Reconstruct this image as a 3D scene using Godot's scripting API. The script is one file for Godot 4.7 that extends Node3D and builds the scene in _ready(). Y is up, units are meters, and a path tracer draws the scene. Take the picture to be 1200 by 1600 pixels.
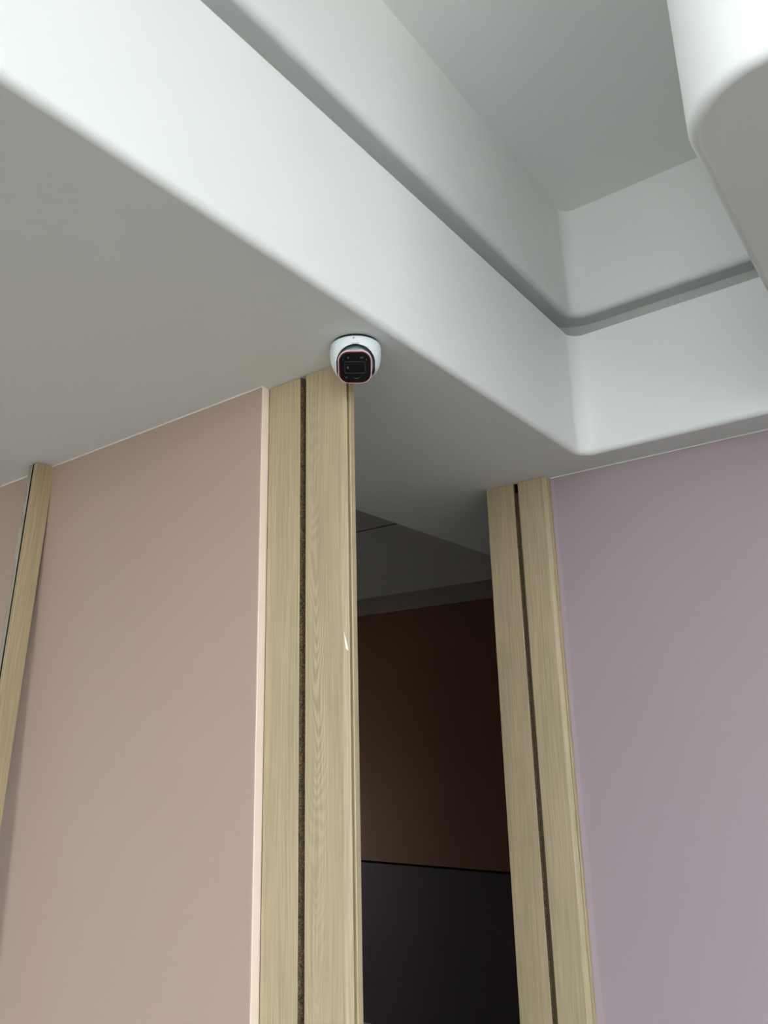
extends Node3D
# A corner of a room under a stepped plaster ceiling tray. Floor at y = 0, eye at 1.95 m, low ceiling at 2.95 m.

const EYE := 1.95
const LOW := EYE + 1.0            # underside of the low ceiling
const STEP_A := LOW + 0.485       # top of the lower fascia
const STEP_B := LOW + 0.59       # underside of the upper step
const TOP := LOW + 1.072          # underside of the top of the tray
const ROOF := LOW + 1.4
const PINK_Z := -1.505      # face of the pink wall
const LILAC_Z := -2.85      # face of the lilac wall
const BACK_Z := -5.12       # face of the far wall in the dark passage

var M := {}

# ------------------------------------------------------------------ setup
func _ready() -> void:
	var cam := Camera3D.new()
	cam.name = "camera"
	cam.position = Vector3(0, EYE, 0)
	cam.rotation = Vector3(0.28058, 0.63116, -0.02554)
	cam.fov = 65.642
	cam.near = 0.05
	add_child(cam)
	cam.current = true

	var env := Environment.new()
	var sky := Sky.new()
	var sm := ProceduralSkyMaterial.new()
	sm.sky_top_color = Color(0.86, 0.92, 0.96)
	sm.sky_horizon_color = Color(0.915, 0.955, 0.975)
	sm.ground_horizon_color = Color(0.66, 0.68, 0.68)
	sm.ground_bottom_color = Color(0.56, 0.565, 0.56)
	sm.sun_angle_max = 0.0
	sky.sky_material = sm
	env.sky = sky
	env.background_mode = Environment.BG_SKY
	env.ambient_light_source = Environment.AMBIENT_SOURCE_SKY
	env.background_energy_multiplier = 1.0
	env.tonemap_mode = Environment.TONE_MAPPER_LINEAR
	env.tonemap_exposure = 14.4
	env.sdfgi_enabled = true
	env.ssao_enabled = true
	env.ssil_enabled = true
	var we := WorldEnvironment.new()
	we.name = "environment"
	we.environment = env
	add_child(we)

	make_materials()
	build_shell()
	build_ceiling()
	build_walls()
	build_passage()
	build_posts()
	build_camera_dome()

# ------------------------------------------------------------------ materials
func plain(c: Color, rough := 0.6, spec := 0.5) -> StandardMaterial3D:
	var m := StandardMaterial3D.new()
	m.albedo_color = c
	m.roughness = rough
	m.metallic_specular = spec
	return m

func painted(c: Color, rough: float, bump: float, noise: NoiseTexture2D) -> StandardMaterial3D:
	var m := plain(c, rough)
	m.uv1_triplanar = true
	m.uv1_world_triplanar = true
	m.uv1_scale = Vector3(1.6, 1.6, 1.6)
	m.normal_enabled = true
	m.normal_texture = noise
	m.normal_scale = bump
	return m

func make_materials() -> void:
	var fn := FastNoiseLite.new()
	fn.seed = 5
	fn.frequency = 0.02
	fn.fractal_octaves = 4
	var nt := NoiseTexture2D.new()
	nt.width = 512
	nt.height = 512
	nt.seamless = true
	nt.noise = fn
	nt.as_normal_map = true
	nt.bump_strength = 2.0
	M.plaster = painted(Color(0.95, 0.955, 0.945), 0.75, 0.05, nt)
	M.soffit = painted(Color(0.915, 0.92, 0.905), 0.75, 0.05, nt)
	M.pink_lit = plain(Color(0.94, 0.85, 0.79), 0.45)  # the wall pink made lighter, with the side light put into the colour
	M.pink = painted(Color(0.70, 0.60, 0.545), 0.5, 0.05, nt)
	M.lilac = painted(Color(0.645, 0.582, 0.598), 0.55, 0.05, nt)
	M.lilac_light = plain(Color(0.668, 0.600, 0.614), 0.5)
	M.bead = plain(Color(0.90, 0.89, 0.86), 0.5)
	M.room_wall = painted(Color(0.86, 0.85, 0.83), 0.7, 0.05, nt)
	M.bounce_floor = plain(Color(0.58, 0.57, 0.55), 0.5)
	M.cove_grey = plain(Color(0.36, 0.36, 0.35), 0.9)  # cove floor darkened so that less light bounces inside the cove
	M.cove_back = plain(Color(0.80, 0.805, 0.79), 0.8)  # plaster greyed, with the shade of the cove put into the colour
	M.floor = plain(Color(0.395, 0.38, 0.355), 0.45)
	M.terracotta = painted(Color(0.47, 0.335, 0.245), 0.38, 0.03, nt)
	M.plum = painted(Color(0.29, 0.24, 0.25), 0.40, 0.03, nt)
	M.groove = plain(Color(0.03, 0.025, 0.02), 0.9, 0.2)
	M.cornice = painted(Color(0.60, 0.555, 0.515), 0.7, 0.04, nt)
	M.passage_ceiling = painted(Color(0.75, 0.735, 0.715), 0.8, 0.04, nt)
	M.window_frame = plain(Color(0.82, 0.83, 0.83), 0.4)
	var g := plain(Color(0.95, 0.98, 0.97, 0.06), 0.0)
	g.transparency = BaseMaterial3D.TRANSPARENCY_ALPHA
	M.glass = g
	M.oak_a = wood(11, 0.30, 0.0, Color(0.705, 0.630, 0.505), false)
	M.oak_b = wood(23, 0.37, 1.0, Color(0.700, 0.625, 0.505), false)
	M.oak_c = wood(37, 0.55, 0.2, Color(0.705, 0.625, 0.500), false)
	M.oak_d = wood(64, 0.4, 0.15, Color(0.665, 0.585, 0.46), false)
	M.oak_grey = wood(51, 0.5, 0.0, Color(0.60, 0.57, 0.50), true)
	M.chip_raw = chipboard()
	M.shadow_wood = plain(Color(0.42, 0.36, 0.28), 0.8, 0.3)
	M.chipped = plain(Color(0.97, 0.96, 0.92), 0.5)
	M.cam_white = plain(Color(0.90, 0.92, 0.93), 0.32)
	M.cam_grey = plain(Color(0.72, 0.75, 0.76), 0.4)
	M.cam_black = plain(Color(0.012, 0.012, 0.014), 0.12)
	M.cam_lens = plain(Color(0.004, 0.005, 0.008), 0.04)
	M.cam_line = plain(Color(0.19, 0.195, 0.19), 0.35)
	M.cam_dim = plain(Color(0.27, 0.29, 0.29), 0.25)
	M.cam_red = plain(Color(0.50, 0.03, 0.05), 0.3)
	M.cam_rim = plain(Color(0.92, 0.90, 0.89), 0.3)
	M.gasket = plain(Color(0.02, 0.02, 0.022), 0.6)

func wood(sd: int, centre: float, cathedral: float, base: Color, smears: bool) -> StandardMaterial3D:
	# light oak laminate: one picture is 0.16 m wide and 2.6 m tall
	var w := 160
	var h := 1536
	var fine := FastNoiseLite.new()
	fine.seed = sd
	fine.frequency = 1.0
	fine.fractal_type = FastNoiseLite.FRACTAL_NONE
	var soft := FastNoiseLite.new()
	soft.seed = sd + 1
	soft.frequency = 1.0
	soft.fractal_type = FastNoiseLite.FRACTAL_NONE
	var data := PackedByteArray()
	data.resize(w * h * 3)
	var i := 0
	for yy in h:
		var v: float = 2.6 * yy / h
		for xx in w:
			var u: float = float(xx) / w
			var bend: float = soft.get_noise_2d(u * 1.5, v * 0.9) * 0.06
			var uu: float = u + bend
			# pores: hairlines along the board
			var hair: float = fine.get_noise_2d(uu * 75.0, v * 5.0) * 0.8 + fine.get_noise_2d(uu * 26.0 + 90.0, v * 1.4) * 0.55
			# growth rings: nested arches round the heart, straight lines further out
			var off: float = (uu - centre) * 6.0
			var near_heart: float = exp(-off * off * 0.45) * cathedral * (0.3 + 0.7 * exp(-pow((v - 0.83) / 0.3, 2.0)))
			var ring: float = off * off * 5.0 + v * 52.0 + soft.get_noise_2d(u * 3.0 + 40.0, v * 4.0) * 3.5
			var arch: float = sin(ring * (2.4 + 0.4 * soft.get_noise_2d(v * 0.8, 9.0)))
			arch = signf(arch) * pow(absf(arch), 0.7)
			var lines: float = sin((uu + 0.02 * soft.get_noise_2d(u * 4.0, v * 2.4)) * 88.0 + 3.0 * soft.get_noise_2d(uu * 5.0 + 7.0, v * 0.5))
			var tone: float = soft.get_noise_2d(u * 2.5 + 11.0, v * 1.4 + 3.0)
			var s: float = 1.0 + 0.085 * hair + 0.065 * arch * near_heart + 0.016 * lines * (1.0 - 0.8 * near_heart) + 0.03 * tone
			var c := Color(base.r * s, base.g * s * (1.0 - 0.012 * tone), base.b * (s - 0.02 * hair))
			if smears:
				var sme: float = soft.get_noise_2d(u * 6.0 + 31.0, v * 9.0)
				var here: float = smoothstep(0.45, 0.1, absf(v - 0.2)) * smoothstep(0.05, 0.4, sme)
				c = c.lerp(Color(0.74, 0.74, 0.72), here * 0.45)
			data[i] = clampi(int(c.r * 255.0), 0, 255)
			data[i + 1] = clampi(int(c.g * 255.0), 0, 255)
			data[i + 2] = clampi(int(c.b * 255.0), 0, 255)
			i += 3
	var img := Image.create_from_data(w, h, false, Image.FORMAT_RGB8, data)
	img.generate_mipmaps()
	var m := plain(Color.WHITE, 0.48, 0.45)
	m.albedo_texture = ImageTexture.create_from_image(img)
	m.uv1_scale = Vector3(1.0 / 0.16, 1.0 / 2.6, 1.0)
	return m

func chipboard() -> StandardMaterial3D:
	var rng := RandomNumberGenerator.new()
	rng.seed = 77
	var img := Image.create(32, 1024, false, Image.FORMAT_RGB8)
	img.fill(Color(0.40, 0.34, 0.265))
	for k in 5200:
		var s: float = rng.randf_range(0.55, 1.45)
		img.fill_rect(Rect2i(rng.randi_range(0, 31), rng.randi_range(0, 1023), rng.randi_range(1, 5), rng.randi_range(1, 3)), Color(0.40 * s, 0.34 * s, 0.265 * s))
	img.generate_mipmaps()
	var m := plain(Color.WHITE, 0.95, 0.2)
	m.albedo_texture = ImageTexture.create_from_image(img)
	m.uv1_scale = Vector3(1.0 / 0.05, 1.0 / 1.3, 1.0)
	return m

# ------------------------------------------------------------------ nodes
func tag(o: Node, label: String, category := "", kind := "", group := "") -> void:
	if label != "": o.set_meta("label", label)
	if category != "": o.set_meta("category", category)
	if kind != "": o.set_meta("kind", kind)
	if group != "": o.set_meta("group", group)

func thing(called: String, label: String, category: String, at := Vector3.ZERO, kind := "") -> Node3D:
	var o := Node3D.new()
	o.name = called
	o.position = at
	add_child(o, true)
	tag(o, label, category, kind)
	return o

func put(called: String, mesh: Mesh, mat: Material, parent: Node = self) -> MeshInstance3D:
	var o := MeshInstance3D.new()
	o.name = called
	o.mesh = mesh
	o.material_override = mat
	o.cast_shadow = GeometryInstance3D.SHADOW_CASTING_SETTING_ON
	parent.add_child(o, true)
	return o

func begin() -> SurfaceTool:
	var st := SurfaceTool.new()
	st.begin(Mesh.PRIMITIVE_TRIANGLES)
	return st

# ------------------------------------------------------------------ shapes
func tri(st: SurfaceTool, p: Array, n: Array, uv: Array) -> void:
	var g: Vector3 = (p[1] - p[0]).cross(p[2] - p[0])
	var order := [0, 1, 2]
	if g.dot(n[0] + n[1] + n[2]) > 0.0:
		order = [0, 2, 1]
	for k in order:
		st.set_normal(n[k])
		st.set_uv(uv[k])
		st.add_vertex(p[k])

func quad(st: SurfaceTool, p: Array, n: Array, uv: Array) -> void:
	tri(st, [p[0], p[1], p[2]], [n[0], n[1], n[2]], [uv[0], uv[1], uv[2]])
	tri(st, [p[0], p[2], p[3]], [n[0], n[2], n[3]], [uv[0], uv[2], uv[3]])

func flat_uv(p: Vector3, n: Vector3, shift: Vector2) -> Vector2:
	var a := n.abs()
	if a.y > a.x and a.y > a.z: return Vector2(p.x, p.z) + shift
	if a.x > a.z: return Vector2(-p.z, LOW - p.y) + shift
	return Vector2(p.x, LOW - p.y) + shift

# a box with chamfered edges, leaning in z by `lean` metres per metre below the low ceiling
func box(lo: Vector3, hi: Vector3, b := 0.0, shift := Vector2.ZERO, lean := 0.0) -> ArrayMesh:
	var st := begin()
	var mid := (lo + hi) / 2.0
	var half := (hi - lo) / 2.0
	b = minf(b, minf(half.x, minf(half.y, half.z)) * 0.9)
	var moved := func(p: Vector3) -> Vector3: return Vector3(p.x, p.y, p.z + lean * (LOW - p.y))
	var face := func(pts: Array, n: Vector3) -> void:
		var uv := []
		var q := []
		for p in pts:
			uv.append(flat_uv(p, n, shift))
			q.append(moved.call(p))
		if q.size() == 4: quad(st, q, [n, n, n, n], uv)
		else: tri(st, q, [n, n, n], uv)
	var axes := [Vector3(1, 0, 0), Vector3(0, 1, 0), Vector3(0, 0, 1)]
	for a in 3:
		var c: int = (a + 1) % 3
		var d: int = (a + 2) % 3
		for s in [-1.0, 1.0]:
			var n: Vector3 = axes[a] * s
			var o: Vector3 = mid + n * half[a]
			var eu: Vector3 = axes[c] * (half[c] - b)
			var ev: Vector3 = axes[d] * (half[d] - b)
			face.call([o - eu - ev, o + eu - ev, o + eu + ev, o - eu + ev], n)
	if b > 0.0:
		for a in 3:
			var c: int = (a + 1) % 3
			var d: int = (a + 2) % 3
			var along: Vector3 = axes[a] * (half[a] - b)
			for s in [-1.0, 1.0]:
				for t in [-1.0, 1.0]:
					var nc: Vector3 = axes[c] * s
					var nd: Vector3 = axes[d] * t
					var p1: Vector3 = mid + nc * half[c] + nd * (half[d] - b)
					var p2: Vector3 = mid + nc * (half[c] - b) + nd * half[d]
					face.call([p1 - along, p1 + along, p2 + along, p2 - along], (nc + nd).normalized())
		for sx in [-1.0, 1.0]:
			for sy in [-1.0, 1.0]:
				for sz in [-1.0, 1.0]:
					var q := Vector3(half.x * sx, half.y * sy, half.z * sz)
					var i := Vector3((half.x - b) * sx, (half.y - b) * sy, (half.z - b) * sz)
					face.call([mid + Vector3(q.x, i.y, i.z), mid + Vector3(i.x, q.y, i.z), mid + Vector3(i.x, i.y, q.z)], Vector3(sx, sy, sz).normalized())
	return st.commit()

# a flat plate from a plan outline in (x, z)
func plate(outlines: Array, y0: float, y1: float) -> ArrayMesh:
	var st := begin()
	for poly: PackedVector2Array in outlines:
		var ids := Geometry2D.triangulate_polygon(poly)
		for level in [[y0, Vector3.DOWN], [y1, Vector3.UP]]:
			var n: Vector3 = level[1]
			for k in range(0, ids.size(), 3):
				var p := []
				var uv := []
				for j in 3:
					var v := poly[ids[k + j]]
					p.append(Vector3(v.x, level[0], v.y))
					uv.append(v)
				tri(st, p, [n, n, n], uv)
		var ccw := not Geometry2D.is_polygon_clockwise(poly)
		for k in poly.size():
			var a := poly[k]
			var c := poly[(k + 1) % poly.size()]
			var dir := (c - a).normalized()
			var out := Vector3(dir.y, 0, -dir.x) * (1.0 if ccw else -1.0)
			quad(st, [Vector3(a.x, y0, a.y), Vector3(c.x, y0, c.y), Vector3(c.x, y1, c.y), Vector3(a.x, y1, a.y)], [out, out, out, out], [a, c, c, a])
	return st.commit()

# plan outline with rounded corners; every point carries the normal into the outline
func rounded(corners: Array, arc := 12) -> Array:
	var ring := []
	var n := corners.size()
	for k in n:
		var p: Vector2 = corners[k][0]
		var r: float = corners[k][1]
		var d1: Vector2 = (p - corners[(k + n - 1) % n][0]).normalized()
		var d2: Vector2 = (corners[(k + 1) % n][0] - p).normalized()
		var n1 := Vector2(-d1.y, d1.x)
		var n2 := Vector2(-d2.y, d2.x)
		var inner := d1.cross(d2) > 0.0
		var c: Vector2 = p - d1 * r + n1 * (r if inner else -r)
		for j in arc + 1:
			var nn := n1.rotated(n1.angle_to(n2) * j / arc)
			ring.append([c - nn * r if inner else c + nn * r, nn])
	return ring

func offset_outline(ring: Array, d: float) -> PackedVector2Array:
	var out := PackedVector2Array()
	for q in ring:
		out.append(q[0] + q[1] * d)
	return out

# sweep a profile of [offset into the outline, height, normal offset, normal height] round an outline
func sweep(ring: Array, profile: Array) -> ArrayMesh:
	var st := begin()
	var m := ring.size()
	for k in m:
		var a: Array = ring[k]
		var b: Array = ring[(k + 1) % m]
		if (a[0].x > 4.21 and b[0].x > 4.21) or (a[0].y > 5.51 and b[0].y > 5.51): continue   # open towards the window walls
		for j in profile.size() - 1:
			var s: Array = profile[j]
			var t: Array = profile[j + 1]
			if s[0] == t[0] and s[1] == t[1]: continue
			var p := []
			var nn := []
			var uv := []
			for e in [[a, s], [b, s], [b, t], [a, t]]:
				var q: Vector2 = e[0][0] + e[0][1] * e[1][0]
				p.append(Vector3(q.x, e[1][1], q.y))
				nn.append(Vector3(e[0][1].x * e[1][2], e[1][3], e[0][1].y * e[1][2]).normalized())
				uv.append(Vector2(q.x + q.y, e[1][1]))
			quad(st, p, nn, uv)
	return st.commit()

func bullnose(r: float, y: float) -> Array:
	var out := []
	for k in 13:
		var a: float = PI / 2 * k / 12.0
		out.append([-r + r * sin(a), y + r - r * cos(a), sin(a), -cos(a)])
	return out

func lathe(profile: Array, seg := 72, along_z := false) -> ArrayMesh:   # [radius, height, smooth normal r, normal y]
	var st := begin()
	for k in seg:
		var a0: float = TAU * k / seg
		var a1: float = TAU * (k + 1) / seg
		for j in profile.size() - 1:
			var s: Array = profile[j]
			var t: Array = profile[j + 1]
			var p := []
			var nn := []
			for e in [[a0, s], [a1, s], [a1, t], [a0, t]]:
				var v := Vector3(cos(e[0]) * e[1][0], e[1][1], sin(e[0]) * e[1][0])
				var q := Vector3(cos(e[0]) * e[1][2], e[1][3], sin(e[0]) * e[1][2]).normalized()
				p.append(Vector3(v.z, v.x, v.y) if along_z else v)
				nn.append(Vector3(q.z, q.x, q.y) if along_z else q)
			quad(st, p, nn, [Vector2.ZERO, Vector2.RIGHT, Vector2.ONE, Vector2.DOWN])
	return st.commit()

func squircle(half_w: float, half_h: float, r: float, seg := 12) -> PackedVector2Array:
	var out := PackedVector2Array()
	for c in 4:
		var sx: float = [1.0, -1.0, -1.0, 1.0][c]
		var sy: float = [1.0, 1.0, -1.0, -1.0][c]
		for k in seg + 1:
			var a: float = PI / 2 * (c + float(k) / seg)
			out.append(Vector2(sx * (half_w - r) + r * cos(a), sy * (half_h - r) + r * sin(a)))
	return out

# loft of outlines along z; the last one is closed with a cap
func loft(levels: Array, cap := true) -> ArrayMesh:   # [outline, z]
	var st := begin()
	for j in levels.size() - 1:
		var a: PackedVector2Array = levels[j][0]
		var b: PackedVector2Array = levels[j + 1][0]
		for k in a.size():
			var l := (k + 1) % a.size()
			var p := [Vector3(a[k].x, a[k].y, levels[j][1]), Vector3(a[l].x, a[l].y, levels[j][1]), Vector3(b[l].x, b[l].y, levels[j + 1][1]), Vector3(b[k].x, b[k].y, levels[j + 1][1])]
			var g: Vector3 = (p[1] - p[0]).cross(p[3] - p[0])
			if g.length() < 1e-12: g = (p[2] - p[1]).cross(p[3] - p[1])
			g = g.normalized()
			quad(st, p, [g, g, g, g], [Vector2.ZERO, Vector2.RIGHT, Vector2.ONE, Vector2.DOWN])
	if cap:
		var e: PackedVector2Array = levels[-1][0]
		for k in range(1, e.size() - 1):
			var n := Vector3(0, 0, 1)
			tri(st, [Vector3(e[0].x, e[0].y, levels[-1][1]), Vector3(e[k].x, e[k].y, levels[-1][1]), Vector3(e[k + 1].x, e[k + 1].y, levels[-1][1])], [n, n, n], [e[0], e[k], e[k + 1]])
	return st.commit()

# flat ring between two outlines at z, a hair thick
func band(outer: PackedVector2Array, inner: PackedVector2Array, z0: float, z1: float) -> ArrayMesh:
	return loft([[outer, z0], [outer, z1], [inner, z1], [inner, z0]], false)

# ------------------------------------------------------------------ the room
func build_shell() -> void:
	var f := put("floor", box(Vector3(-5.1, -0.1, -5.4), Vector3(4.35, 0, 5.65)), M.floor)
	tag(f, "light greige smooth floor of the room", "floor", "structure")
	var lid := put("ceiling_slab", box(Vector3(-5.1, ROOF, -5.4), Vector3(4.35, ROOF + 0.15, 5.65)), M.room_wall)
	tag(lid, "structural slab above the ceiling tray", "slab", "structure")
	# far end wall, with one slim window that lets a little daylight into the passage
	var w := thing("wall_west", "off white end wall far to the left", "wall", Vector3.ZERO, "structure")
	var za := -4.95
	var zb := -4.64
	put("sill_wall", box(Vector3(-5.1, 0, za), Vector3(-5.0, 0.7, zb)), M.room_wall, w)
	put("head_wall", box(Vector3(-5.1, 1.8, za), Vector3(-5.0, ROOF, zb)), M.room_wall, w)
	put("pier", box(Vector3(-5.1, 0, -5.4), Vector3(-5.0, ROOF, za)), M.room_wall, w)
	put("pier", box(Vector3(-5.1, 0, zb), Vector3(-5.0, ROOF, 5.65)), M.room_wall, w)
	var slim := thing("window_5", "slim window at the far end of the dark passage", "window", Vector3(-5.05, 0.7, za), "structure")
	put("frame_stile", box(Vector3(-0.03, 0, 0), Vector3(0.03, 1.1, 0.03), 0.004), M.window_frame, slim)
	put("frame_stile", box(Vector3(-0.03, 0, 0.28), Vector3(0.03, 1.1, 0.31), 0.004), M.window_frame, slim)
	put("frame_rail", box(Vector3(-0.03, 0, 0.03), Vector3(0.03, 0.03, 0.28), 0.004), M.window_frame, slim)
	put("frame_rail", box(Vector3(-0.03, 1.07, 0.03), Vector3(0.03, 1.1, 0.28), 0.004), M.window_frame, slim)
	put("pane", box(Vector3(-0.004, 0.03, 0.03), Vector3(0.004, 1.07, 0.28)), M.glass, slim)
	# two window walls meet in the corner behind the viewer to the right
	window_wall("wall_east", "off white window wall to the right of the room", Transform3D(Basis(Vector3.UP, PI / 2), Vector3(4.2, 0, 5.5)), 10.9, 0.1, 5.1, 2, 1)
	window_wall("wall_south", "off white window wall behind the viewer", Transform3D(Basis.IDENTITY, Vector3(-5.0, 0, 5.5)), 9.35, 3.7, 6.7, 2, 3)

# a wall in its own frame: x along it, z outwards; tall windows between x0 and x1
func window_wall(called: String, label: String, at: Transform3D, length: float, x0: float, x1: float, n: int, first: int) -> void:
	var e := thing(called, label, "wall", Vector3.ZERO, "structure")
	e.transform = at
	var sill := 0.12
	var head := LOW + 1.03
	put("sill_wall", box(Vector3(0, 0, 0), Vector3(length, sill, 0.15)), M.room_wall, e)
	put("head_wall", box(Vector3(0, head, 0), Vector3(length, ROOF, 0.15)), M.room_wall, e)
	put("pier", box(Vector3(0, sill, 0), Vector3(x0, head, 0.15)), M.room_wall, e)
	put("pier", box(Vector3(x1, sill, 0), Vector3(length, head, 0.15)), M.room_wall, e)
	var wide: float = (x1 - x0) / n
	for k in n:
		var win := thing("window_%d" % (first + k), ["tall white framed window in the right wall, next to the rear corner", "tall white framed window in the right wall, nearer the lilac wall", "tall white framed window behind the viewer, farther from the rear corner", "tall white framed window behind the viewer, next to the rear corner"][first + k - 1], "window", Vector3.ZERO, "structure")
		win.transform = at * Transform3D(Basis.IDENTITY, Vector3(x0 + wide * k, sill, 0.07))
		var hh := head - sill
		var t := 0.05
		put("frame_stile", box(Vector3(0, 0, -0.03), Vector3(t, hh, 0.03), 0.004), M.window_frame, win)
		put("frame_stile", box(Vector3(wide - t, 0, -0.03), Vector3(wide, hh, 0.03), 0.004), M.window_frame, win)
		put("frame_rail", box(Vector3(t, 0, -0.03), Vector3(wide - t, t, 0.03), 0.004), M.window_frame, win)
		put("frame_rail", box(Vector3(t, hh - t, -0.03), Vector3(wide - t, hh, 0.03), 0.004), M.window_frame, win)
		put("pane", box(Vector3(t, t, -0.004), Vector3(wide - t, hh - t, 0.004)), M.glass, win)

func build_ceiling() -> void:
	var c := thing("ceiling", "white stepped plaster ceiling with rounded tray edges", "ceiling", Vector3.ZERO, "structure")
	var r := 0.026
	var lower := rounded([[Vector2(-1.043, -2.688), 0.055], [Vector2(-0.245, -2.688), 0.08], [Vector2(-0.245, -1.15), 0.15], [Vector2(4.25, -1.15), 0.02], [Vector2(4.25, 5.55), 0.02], [Vector2(-1.043, 5.55), 0.02]])
	var upper := rounded([[Vector2(-1.042, -2.730), 0.055], [Vector2(-0.238, -2.730), 0.08], [Vector2(-0.238, -1.157), 0.15], [Vector2(4.25, -1.157), 0.02], [Vector2(4.25, 5.55), 0.02], [Vector2(-1.042, 5.55), 0.02]])
	# low ceiling: two halves cut where the tray opens through both
	var r1 := 0.020
	var hole := offset_outline(lower, -r1)
	var left_half := PackedVector2Array([Vector2(-5.0, -1.56), Vector2(-2.12, -1.56), Vector2(-2.12, -5.25), Vector2(0.8, -5.25), Vector2(0.8, 5.5), Vector2(-5.0, 5.5)])
	var right_half := PackedVector2Array([Vector2(0.8, -5.25), Vector2(4.2, -5.25), Vector2(4.2, 5.5), Vector2(0.8, 5.5)])
	put("soffit", plate(Geometry2D.clip_polygons(left_half, hole), LOW, LOW + 0.075), M.soffit, c)
	put("soffit", plate(Geometry2D.clip_polygons(right_half, hole), LOW, LOW + 0.075), M.soffit, c)
	# lower fascia with its rounded nose; its top edge stands free in front of an open cove
	var p1 := bullnose(r1, LOW)
	p1 += [[0.0, STEP_A - 0.002, 1.0, 0.0], [0.0, STEP_A - 0.002, 0.7, 0.7], [-0.002, STEP_A, 0.7, 0.7], [-0.002, STEP_A, 0.0, 1.0], [-0.03, STEP_A, 0.0, 1.0], [-0.03, STEP_A, -1.0, 0.0], [-0.03, STEP_A - 0.1, -1.0, 0.0]]
	put("lower_fascia", sweep(lower, p1), M.plaster, c)
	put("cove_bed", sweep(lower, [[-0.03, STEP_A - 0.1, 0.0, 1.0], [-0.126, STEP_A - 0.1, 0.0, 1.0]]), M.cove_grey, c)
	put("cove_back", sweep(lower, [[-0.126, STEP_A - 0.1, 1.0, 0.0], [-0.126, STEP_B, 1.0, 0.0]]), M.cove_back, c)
	put("cove_soffit", sweep(upper, [[-0.155, STEP_B, 0.0, -1.0], [-r, STEP_B, 0.0, -1.0]]), M.plaster, c)
	var p2 := bullnose(r, STEP_B)
	p2 += [[0.0, TOP, 1.0, 0.0]]
	put("upper_fascia", sweep(upper, p2), M.plaster, c)
	put("tray_top", plate([offset_outline(upper, -0.05)], TOP, TOP + 0.05), M.plaster, c)

func build_walls() -> void:
	var p := thing("wall_left", "pink painted wall with a return edge coloured lighter for the side light beside the wood post", "wall", Vector3.ZERO, "structure")
	put("wall_panel", box(Vector3(-5.0, 0, PINK_Z - 0.115), Vector3(-1.527, LOW, PINK_Z), 0.003), M.pink, p)
	put("lit_return_edge", box(Vector3(-1.5278, 0, PINK_Z - 0.028), Vector3(-1.525, LOW, PINK_Z - 0.0005), 0.001), M.pink_lit, p).set_meta("label", "return edge of the pink wall with side light put into its colour")
	put("caulk_line", box(Vector3(-5.0, LOW - 0.004, PINK_Z - 0.002), Vector3(-1.525, LOW, PINK_Z + 0.003), 0.001), M.bead, p)
	var l := thing("wall_right", "pale lilac painted wall to the right of the doorway", "wall", Vector3.ZERO, "structure")
	put("wall_panel", box(Vector3(-1.30, 0, LILAC_Z - 0.12), Vector3(4.2, LOW, LILAC_Z), 0.002), M.lilac, l)
	put("caulk_line", box(Vector3(-1.248, LOW - 0.004, LILAC_Z - 0.002), Vector3(4.2, LOW, LILAC_Z + 0.003), 0.001), M.bead, l)
	# a lighter strip of touched-up paint down the edge beside the post
	var rng := RandomNumberGenerator.new()
	rng.seed = 8
	var st := begin()
	var last := Vector2(0.012, LOW - 0.01)
	for k in 40:
		var y: float = LOW - 0.01 - (k + 1) * (LOW - 0.02) / 40.0
		var wide: float = 0.012 + rng.randf() * 0.006 + 0.008 * smoothstep(2.2, 1.2, y)
		var nz := Vector3(0, 0, 1)
		var zf := LILAC_Z + 0.0007
		var x0 := -1.249
		quad(st, [Vector3(x0, last.y, zf), Vector3(x0 + last.x, last.y, zf), Vector3(x0 + wide, y, zf), Vector3(x0, y, zf)], [nz, nz, nz, nz], [Vector2.ZERO, Vector2.RIGHT, Vector2.ONE, Vector2.DOWN])
		var nx := Vector3(1, 0, 0)
		quad(st, [Vector3(x0 + last.x, last.y, zf), Vector3(x0 + last.x, last.y, LILAC_Z), Vector3(x0 + wide, y, LILAC_Z), Vector3(x0 + wide, y, zf)], [nx, nx, nx, nx], [Vector2.ZERO, Vector2.RIGHT, Vector2.ONE, Vector2.DOWN])
		last = Vector2(wide, y)
	put("paint_strip", st.commit(), M.lilac_light, l)

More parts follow.
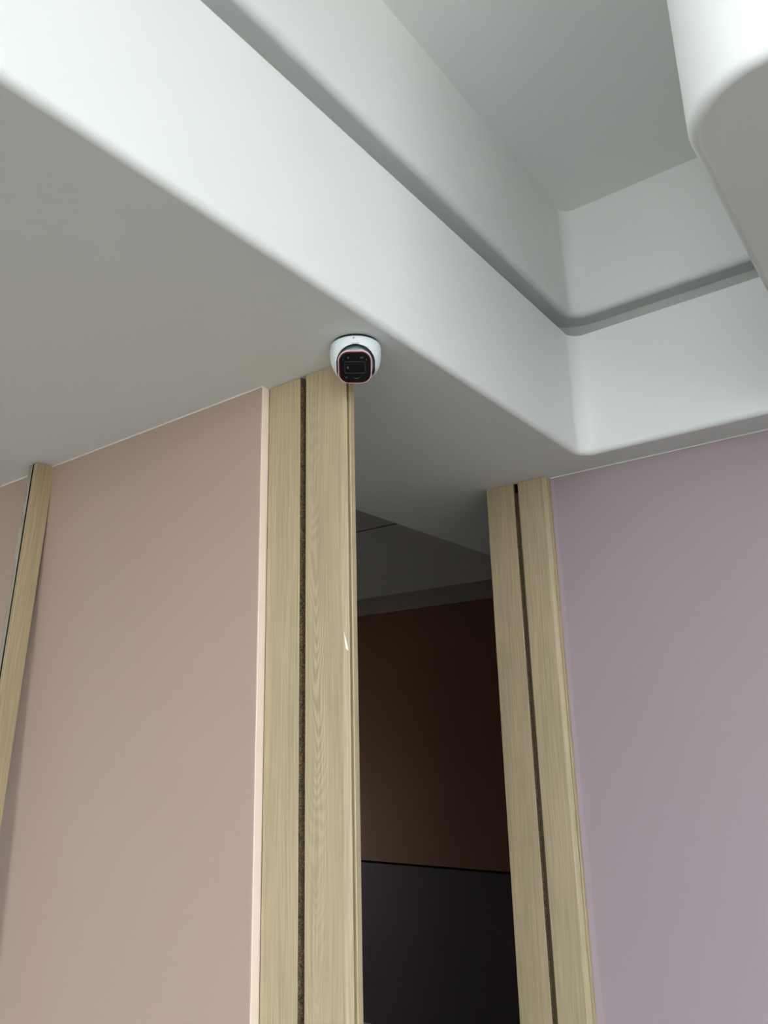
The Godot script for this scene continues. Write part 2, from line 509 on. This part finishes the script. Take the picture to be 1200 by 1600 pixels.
func build_passage() -> void:
	var b := thing("wall_back", "dark far wall of the passage, brown above a plum lower panel", "wall", Vector3.ZERO, "structure")
	put("backing", box(Vector3(-5.0, 0, -5.4), Vector3(4.2, ROOF, BACK_Z - 0.012)), M.groove, b)
	var joint := EYE - 0.872
	put("upper_panel", box(Vector3(-5.0, joint + 0.008, BACK_Z - 0.012), Vector3(-1.5, LOW + 0.12, BACK_Z), 0.002), M.terracotta, b)
	put("lower_panel", box(Vector3(-5.0, 0, BACK_Z - 0.012), Vector3(-1.5, joint - 0.008, BACK_Z), 0.002), M.plum, b)
	var t := put("trim_1", box(Vector3(-5.0, EYE + 0.988, BACK_Z), Vector3(-1.5, LOW + 0.12, BACK_Z + 0.03), 0.002), M.cornice)
	tag(t, "dim plain cornice along the top of the brown far wall", "cornice", "structure")
	var c := thing("ceiling_passage", "dim raised ceiling of the passage with one thin slot filled black for its shade", "ceiling", Vector3.ZERO, "structure")
	var y := LOW + 0.12
	var slot := -3.363
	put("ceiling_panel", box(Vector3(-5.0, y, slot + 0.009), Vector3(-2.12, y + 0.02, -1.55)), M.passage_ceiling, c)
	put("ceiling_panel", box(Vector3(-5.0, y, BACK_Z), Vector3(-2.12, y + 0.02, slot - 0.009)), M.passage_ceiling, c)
	put("slot_shade_strip", box(Vector3(-5.0, y + 0.0015, slot - 0.0089), Vector3(-2.12, y + 0.02, slot + 0.0089)), M.groove, c)  # near-flush black fill painted in for the shade inside the slot
	var pf := put("floor_passage_bounce", box(Vector3(-5.0, 0, BACK_Z), Vector3(-1.42, 0.006, PINK_Z - 0.12)), M.bounce_floor)  # paler layer added over the floor to reflect light onto the passage ceiling
	tag(pf, "pale layer added over the passage floor to bounce light upward", "floor", "structure")
	var e := put("wall_end", box(Vector3(-1.42, 0, BACK_Z), Vector3(-1.30, LOW, LILAC_Z)), M.room_wall)
	tag(e, "unlit off white side wall of the passage behind the right post", "wall", "structure")

# ------------------------------------------------------------------ wooden posts
# two upright laminate boards with an open groove between them and a stepped side
func wood_post(label: String, x: Array, zf: float, zb: float, shift: float, mats: Array, chip: bool, gap_top: float) -> Node3D:
	var o := thing("wooden_post", label, "post", Vector3((x[0] + x[3]) / 2.0, 0, zf))
	var ax: float = o.position.x
	var t := 0.024
	var top := LOW - 0.0015
	put("board", box(Vector3(x[0] - ax, 0, -t), Vector3(x[1] - 0.0012 - ax, top, 0), 0.0015, Vector2(shift, 0)), mats[0], o)
	var raw := put("raw_edge", box(Vector3(x[1] - 0.0012 - ax, 0, -t), Vector3(x[1] - ax, top, -0.0012)), M.chip_raw, o)
	raw.set_meta("label", "rough brown chipboard edge inside the groove")
	# second board: its right edge is cut back at a slant
	var st := begin()
	var prof := [Vector2(x[2] - ax, -t), Vector2(x[2] - ax, -0.0015), Vector2(x[2] + 0.0015 - ax, 0), Vector2(x[3] - 0.017 - ax, 0), Vector2(x[3] - 0.002 - ax, -0.0048), Vector2(x[3] - ax, -0.0075), Vector2(x[3] - ax, -0.0090), Vector2(x[3] - 0.012 - ax, -0.0090), Vector2(x[3] - 0.012 - ax, -t)]
	var run := 0.0
	for k in prof.size():
		var a: Vector2 = prof[k]
		var b: Vector2 = prof[(k + 1) % prof.size()]
		var d := (b - a).normalized()
		var n := Vector3(-d.y, 0, d.x)
		var u0 := shift + run
		run += a.distance_to(b)
		var u1 := shift + run
		quad(st, [Vector3(a.x, 0, a.y), Vector3(b.x, 0, b.y), Vector3(b.x, top, b.y), Vector3(a.x, top, a.y)], [n, n, n, n], [Vector2(u0, LOW), Vector2(u1, LOW), Vector2(u1, 0), Vector2(u0, 0)])
	for yy in [0.0, top]:
		var pv := PackedVector2Array(prof)
		var ids := Geometry2D.triangulate_polygon(pv)
		var n := Vector3.UP if yy > 0.0 else Vector3.DOWN
		for k in range(0, ids.size(), 3):
			var q := []
			for j in 3: q.append(Vector3(pv[ids[k + j]].x, yy, pv[ids[k + j]].y))
			tri(st, q, [n, n, n], [Vector2.ZERO, Vector2.ZERO, Vector2.ZERO])
	put("board", st.commit(), mats[1], o)
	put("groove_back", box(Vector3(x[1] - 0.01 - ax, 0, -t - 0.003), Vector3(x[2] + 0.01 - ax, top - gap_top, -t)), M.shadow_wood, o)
	if gap_top > 0.0:
		put("groove_shade_plug", box(Vector3(x[1] - ax, top - gap_top, -t - 0.003), Vector3(x[2] - ax, top, -0.012)), M.groove, o)  # black plug painted in for the shade at the hollow groove top
	# side: a recessed strip, then the edge of the board behind
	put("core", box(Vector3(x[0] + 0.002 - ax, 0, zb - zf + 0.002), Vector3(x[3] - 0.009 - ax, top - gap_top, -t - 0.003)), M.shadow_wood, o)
	put("side_strip", box(Vector3(x[3] - 0.06 - ax, 0, zb - zf), Vector3(x[3] + 0.0015 - ax, top, -0.0195), 0.0018, Vector2(shift + 0.04, 0)), mats[2], o)
	if chip:
		var cs := begin()
		var base := Vector3(x[3] - 0.0125 - ax, EYE + 0.263, 0.0)
		var pts := [Vector3(0.0, 0.0, -0.0002), Vector3(0.0085, -0.034, -0.0035), Vector3(0.0105, -0.047, -0.004), Vector3(0.0055, -0.043, -0.0015), Vector3(0.0045, -0.024, -0.0008)]
		var nn := Vector3(0.3, 0, 0.95).normalized()
		for k in range(1, pts.size() - 1):
			tri(cs, [base + pts[0] + nn * 0.0006, base + pts[k] + nn * 0.0012, base + pts[k + 1] + nn * 0.0012], [nn, nn, nn], [Vector2.ZERO, Vector2.RIGHT, Vector2.ONE])
		for k in pts.size():
			var l := (k + 1) % pts.size()
			var out: Vector3 = (pts[l] - pts[k]).cross(nn).normalized()
			quad(cs, [base + pts[k] + nn * 0.0012, base + pts[l] + nn * 0.0012, base + pts[l] - nn * 0.001, base + pts[k] - nn * 0.001], [out, out, out, out], [Vector2.ZERO, Vector2.RIGHT, Vector2.ONE, Vector2.DOWN])
		var f := put("chipped_spot", cs.commit(), M.chipped, o)
		f.set_meta("label", "white chip in the edge of the board")
	return o

func build_posts() -> void:
	wood_post("pale oak grooved post under the dome camera, at the end of the pink wall", [-1.522, -1.400, -1.380, -1.239], -1.530, -1.569, 0.0, [M.oak_a, M.oak_b, M.oak_c], true, 0.0)
	wood_post("pale oak grooved post between the dark doorway and the lilac wall", [-1.523, -1.397, -1.378, -1.2526], -2.812, -2.851, 0.37, [M.oak_c, M.oak_a, M.oak_c], false, 0.035)
	# the leaning post on the pink wall at the left edge
	var o := thing("leaning_post", "narrow oak post leaning out from the pink wall at the left edge", "post", Vector3(-2.628, 0, -1.35))
	var lean := 0.0535
	var at := o.position
	var top := LOW - 0.002
	put("side_board", box(Vector3(-2.6205, 0, -1.511) - at, Vector3(-2.601, top, -1.4425) - at, 0.0015, Vector2(0.02, 0), lean), M.oak_d, o)
	var g := put("front_board", box(Vector3(-2.655, 0, -1.511) - at, Vector3(-2.6305, top, -1.4435) - at, 0.0015, Vector2(0.0, 0), lean), M.oak_grey, o)
	g.set_meta("label", "greyer board with whitish smears")
	put("groove_back", box(Vector3(-2.6308, 0, -1.509) - at, Vector3(-2.6202, top, -1.4441) - at, 0.0, Vector2.ZERO, lean), M.groove, o)  # black fill almost flush, standing in for the shade between the boards

# ------------------------------------------------------------------ the ceiling camera
func build_camera_dome() -> void:
	var o := thing("security_camera", "white dome security camera with black face and red rim, mounted on the ceiling", "camera", Vector3(-1.1615, LOW, -1.481))
	put("gasket", lathe([[0.0, 0.0, 0.0, 1.0], [0.0615, 0.0, 0.0, 1.0], [0.0615, 0.0, 1.0, 0.0], [0.0620, -0.008, 1.0, 0.0], [0.0620, -0.008, 0.0, -1.0], [0.0, -0.008, 0.0, -1.0]]), M.gasket, o)
	var ball_at := Vector3(0, -0.050, 0)
	var seen := (Vector3(0, EYE, 0) - (o.position + ball_at)).normalized()
	var side := Vector3.UP.cross(seen).normalized()
	var facing := seen.rotated(side, deg_to_rad(17.0)).rotated(Vector3.UP, deg_to_rad(-4.0))
	var level := Vector3(seen.x, 0, seen.z).normalized()
	# housing: a turned shell with an arch cut out of its front
	var h := CSGCombiner3D.new()
	h.name = "housing"
	h.material_override = M.cam_white
	var shell := CSGPolygon3D.new()
	shell.name = "shell"
	shell.mode = CSGPolygon3D.MODE_SPIN
	shell.spin_degrees = 360
	shell.spin_sides = 96
	shell.smooth_faces = true
	var outline := PackedVector2Array()
	var outer := [Vector2(0.0640, -0.0075), Vector2(0.0658, -0.0082), Vector2(0.0668, -0.0105), Vector2(0.0674, -0.016), Vector2(0.0676, -0.023), Vector2(0.0673, -0.033), Vector2(0.0664, -0.042), Vector2(0.0648, -0.051), Vector2(0.0622, -0.060), Vector2(0.0588, -0.068), Vector2(0.0550, -0.075), Vector2(0.0515, -0.0805), Vector2(0.0495, -0.0825)]
	for p in outer: outline.append(p)
	for k in range(outer.size() - 1, -1, -1):
		var p: Vector2 = outer[k]
		outline.append(Vector2(p.x - 0.0042, p.y + (0.0012 if k > 8 else 0.0)))
	shell.polygon = outline
	h.add_child(shell)
	var cut := CSGCylinder3D.new()
	cut.name = "arch_cut"
	cut.operation = CSGShape3D.OPERATION_SUBTRACTION
	cut.radius = 0.0496
	cut.height = 0.09
	cut.sides = 72
	cut.smooth_faces = true
	var ahead := seen.rotated(side, deg_to_rad(4.0))
	var bas := Basis(side, ahead, side.cross(ahead))
	cut.transform = Transform3D(bas, ball_at + ahead * 0.055)
	h.add_child(cut)
	var cut2 := CSGBox3D.new()
	cut2.name = "throat_cut"
	cut2.operation = CSGShape3D.OPERATION_SUBTRACTION
	cut2.size = Vector3(0.0992, 0.09, 0.09)
	cut2.transform = Transform3D(bas, ball_at + ahead * 0.055 - ahead.cross(side).normalized() * -0.045)
	if (bas * Vector3(0, 0, 1)).y < 0.0:
		cut2.position = ball_at + ahead * 0.055 + bas * Vector3(0, 0, 0.045)
	else:
		cut2.position = ball_at + ahead * 0.055 - bas * Vector3(0, 0, 0.045)
	h.add_child(cut2)
	o.add_child(h)
	# small screw hole at the top of the shell, towards the viewer
	var rot := Basis(side, Vector3.UP, level)
	var sc := put("screw", loft([[squircle(0.0017, 0.0017, 0.00165), 0.0], [squircle(0.0017, 0.0017, 0.00165), 0.0006]]), M.gasket, o)
	sc.transform = Transform3D(rot, level.rotated(Vector3.UP, deg_to_rad(-4.0)) * 0.0671 + Vector3(0, -0.0150, 0))
	var tab := put("latch", box(Vector3(-0.004, -0.004, 0), Vector3(0.004, 0.004, 0.002), 0.0006), M.cam_dim, o)
	var around := level.rotated(Vector3.UP, deg_to_rad(84.0))
	tab.transform = Transform3D(Basis(Vector3.UP.cross(around).normalized(), Vector3.UP, around), around * 0.0662 + Vector3(0, -0.026, 0))
	# eyeball with its squared front
	var eye := Basis(side, facing.cross(side).normalized(), facing)
	if eye.determinant() < 0.0: eye = Basis(side, -facing.cross(side).normalized(), facing)
	var prof := []
	for k in 33:
		var a: float = 2.42 * k / 32.0
		prof.append([0.0445 * sin(a), -0.0445 * cos(a), sin(a), -cos(a)])
	var ball := put("ball", lathe(prof, 72, true), M.cam_grey, o)
	ball.transform = Transform3D(eye.scaled(Vector3.ONE * 1.10), ball_at)
	var neck := put("barrel", loft([[squircle(0.0375, 0.0375, 0.026), 0.012], [squircle(0.0394, 0.0394, 0.0245), 0.036], [squircle(0.0388, 0.0388, 0.024), 0.0380]]), M.cam_rim, ball)
	neck.set_meta("label", "pale rim round the camera face")
	var ring := put("red_ring", loft([[squircle(0.0379, 0.0379, 0.0234), 0.0375], [squircle(0.0377, 0.0377, 0.0233), 0.0385], [squircle(0.0345, 0.0345, 0.0215), 0.0385]]), M.cam_red, ball)
	ring.set_meta("label", "red ring round the black camera face")
	put("face_plate", loft([[squircle(0.0358, 0.0358, 0.0218), 0.0380], [squircle(0.0356, 0.0356, 0.0217), 0.0391], [squircle(0.0342, 0.0342, 0.0210), 0.0395]]), M.cam_black, ball)
	put("window_outline", band(squircle(0.0238, 0.0142, 0.003), squircle(0.0228, 0.0132, 0.0025), 0.0394, 0.0400), M.cam_line, ball)
	put("lens", loft([[squircle(0.0088, 0.0088, 0.0087), 0.0394], [squircle(0.0085, 0.0085, 0.0084), 0.0402], [squircle(0.0060, 0.0060, 0.0059), 0.0405]]), M.cam_lens, ball)
	for q in [[-0.0165, 0.0, 0.0022, 0.0034], [-0.0155, 0.0235, 0.0022, 0.0020], [0.0160, 0.0235, 0.0045, 0.0016], [-0.0270, 0.0180, 0.0012, 0.0018], [0.0265, 0.0190, 0.0012, 0.0022], [-0.0200, -0.0240, 0.0030, 0.0014]]:  # small grey marks on the black face
		var rr: float = minf(q[2], q[3]) * 0.95
		var mark := put("grey_mark", loft([[squircle(q[2], q[3], rr), 0.0394], [squircle(q[2] * 0.9, q[3] * 0.9, rr * 0.9), 0.0399]]), M.cam_dim, ball)
		mark.position = Vector3(q[0], q[1], 0)
	# grey crescent mark under the window
	var arc := begin()
	var n := Vector3(0, 0, 1)
	for k in 14:
		var a0: float = lerpf(PI * 1.12, PI * 1.93, k / 14.0)
		var a1: float = lerpf(PI * 1.12, PI * 1.93, (k + 1) / 14.0)
		var w0: float = 0.0022 * sin(PI * k / 14.0)
		var w1: float = 0.0022 * sin(PI * (k + 1) / 14.0)
		var cen := Vector3(0.0035, -0.0200, 0.0397)
		var e0 := Vector3(cos(a0), sin(a0) * 0.8, 0)
		var e1 := Vector3(cos(a1), sin(a1) * 0.8, 0)
		quad(arc, [cen + e0 * 0.0092, cen + e1 * 0.0092, cen + e1 * (0.0092 - w1), cen + e0 * (0.0092 - w0)], [n, n, n, n], [Vector2.ZERO, Vector2.RIGHT, Vector2.ONE, Vector2.DOWN])
	put("crescent_mark", arc.commit(), M.cam_dim, ball)
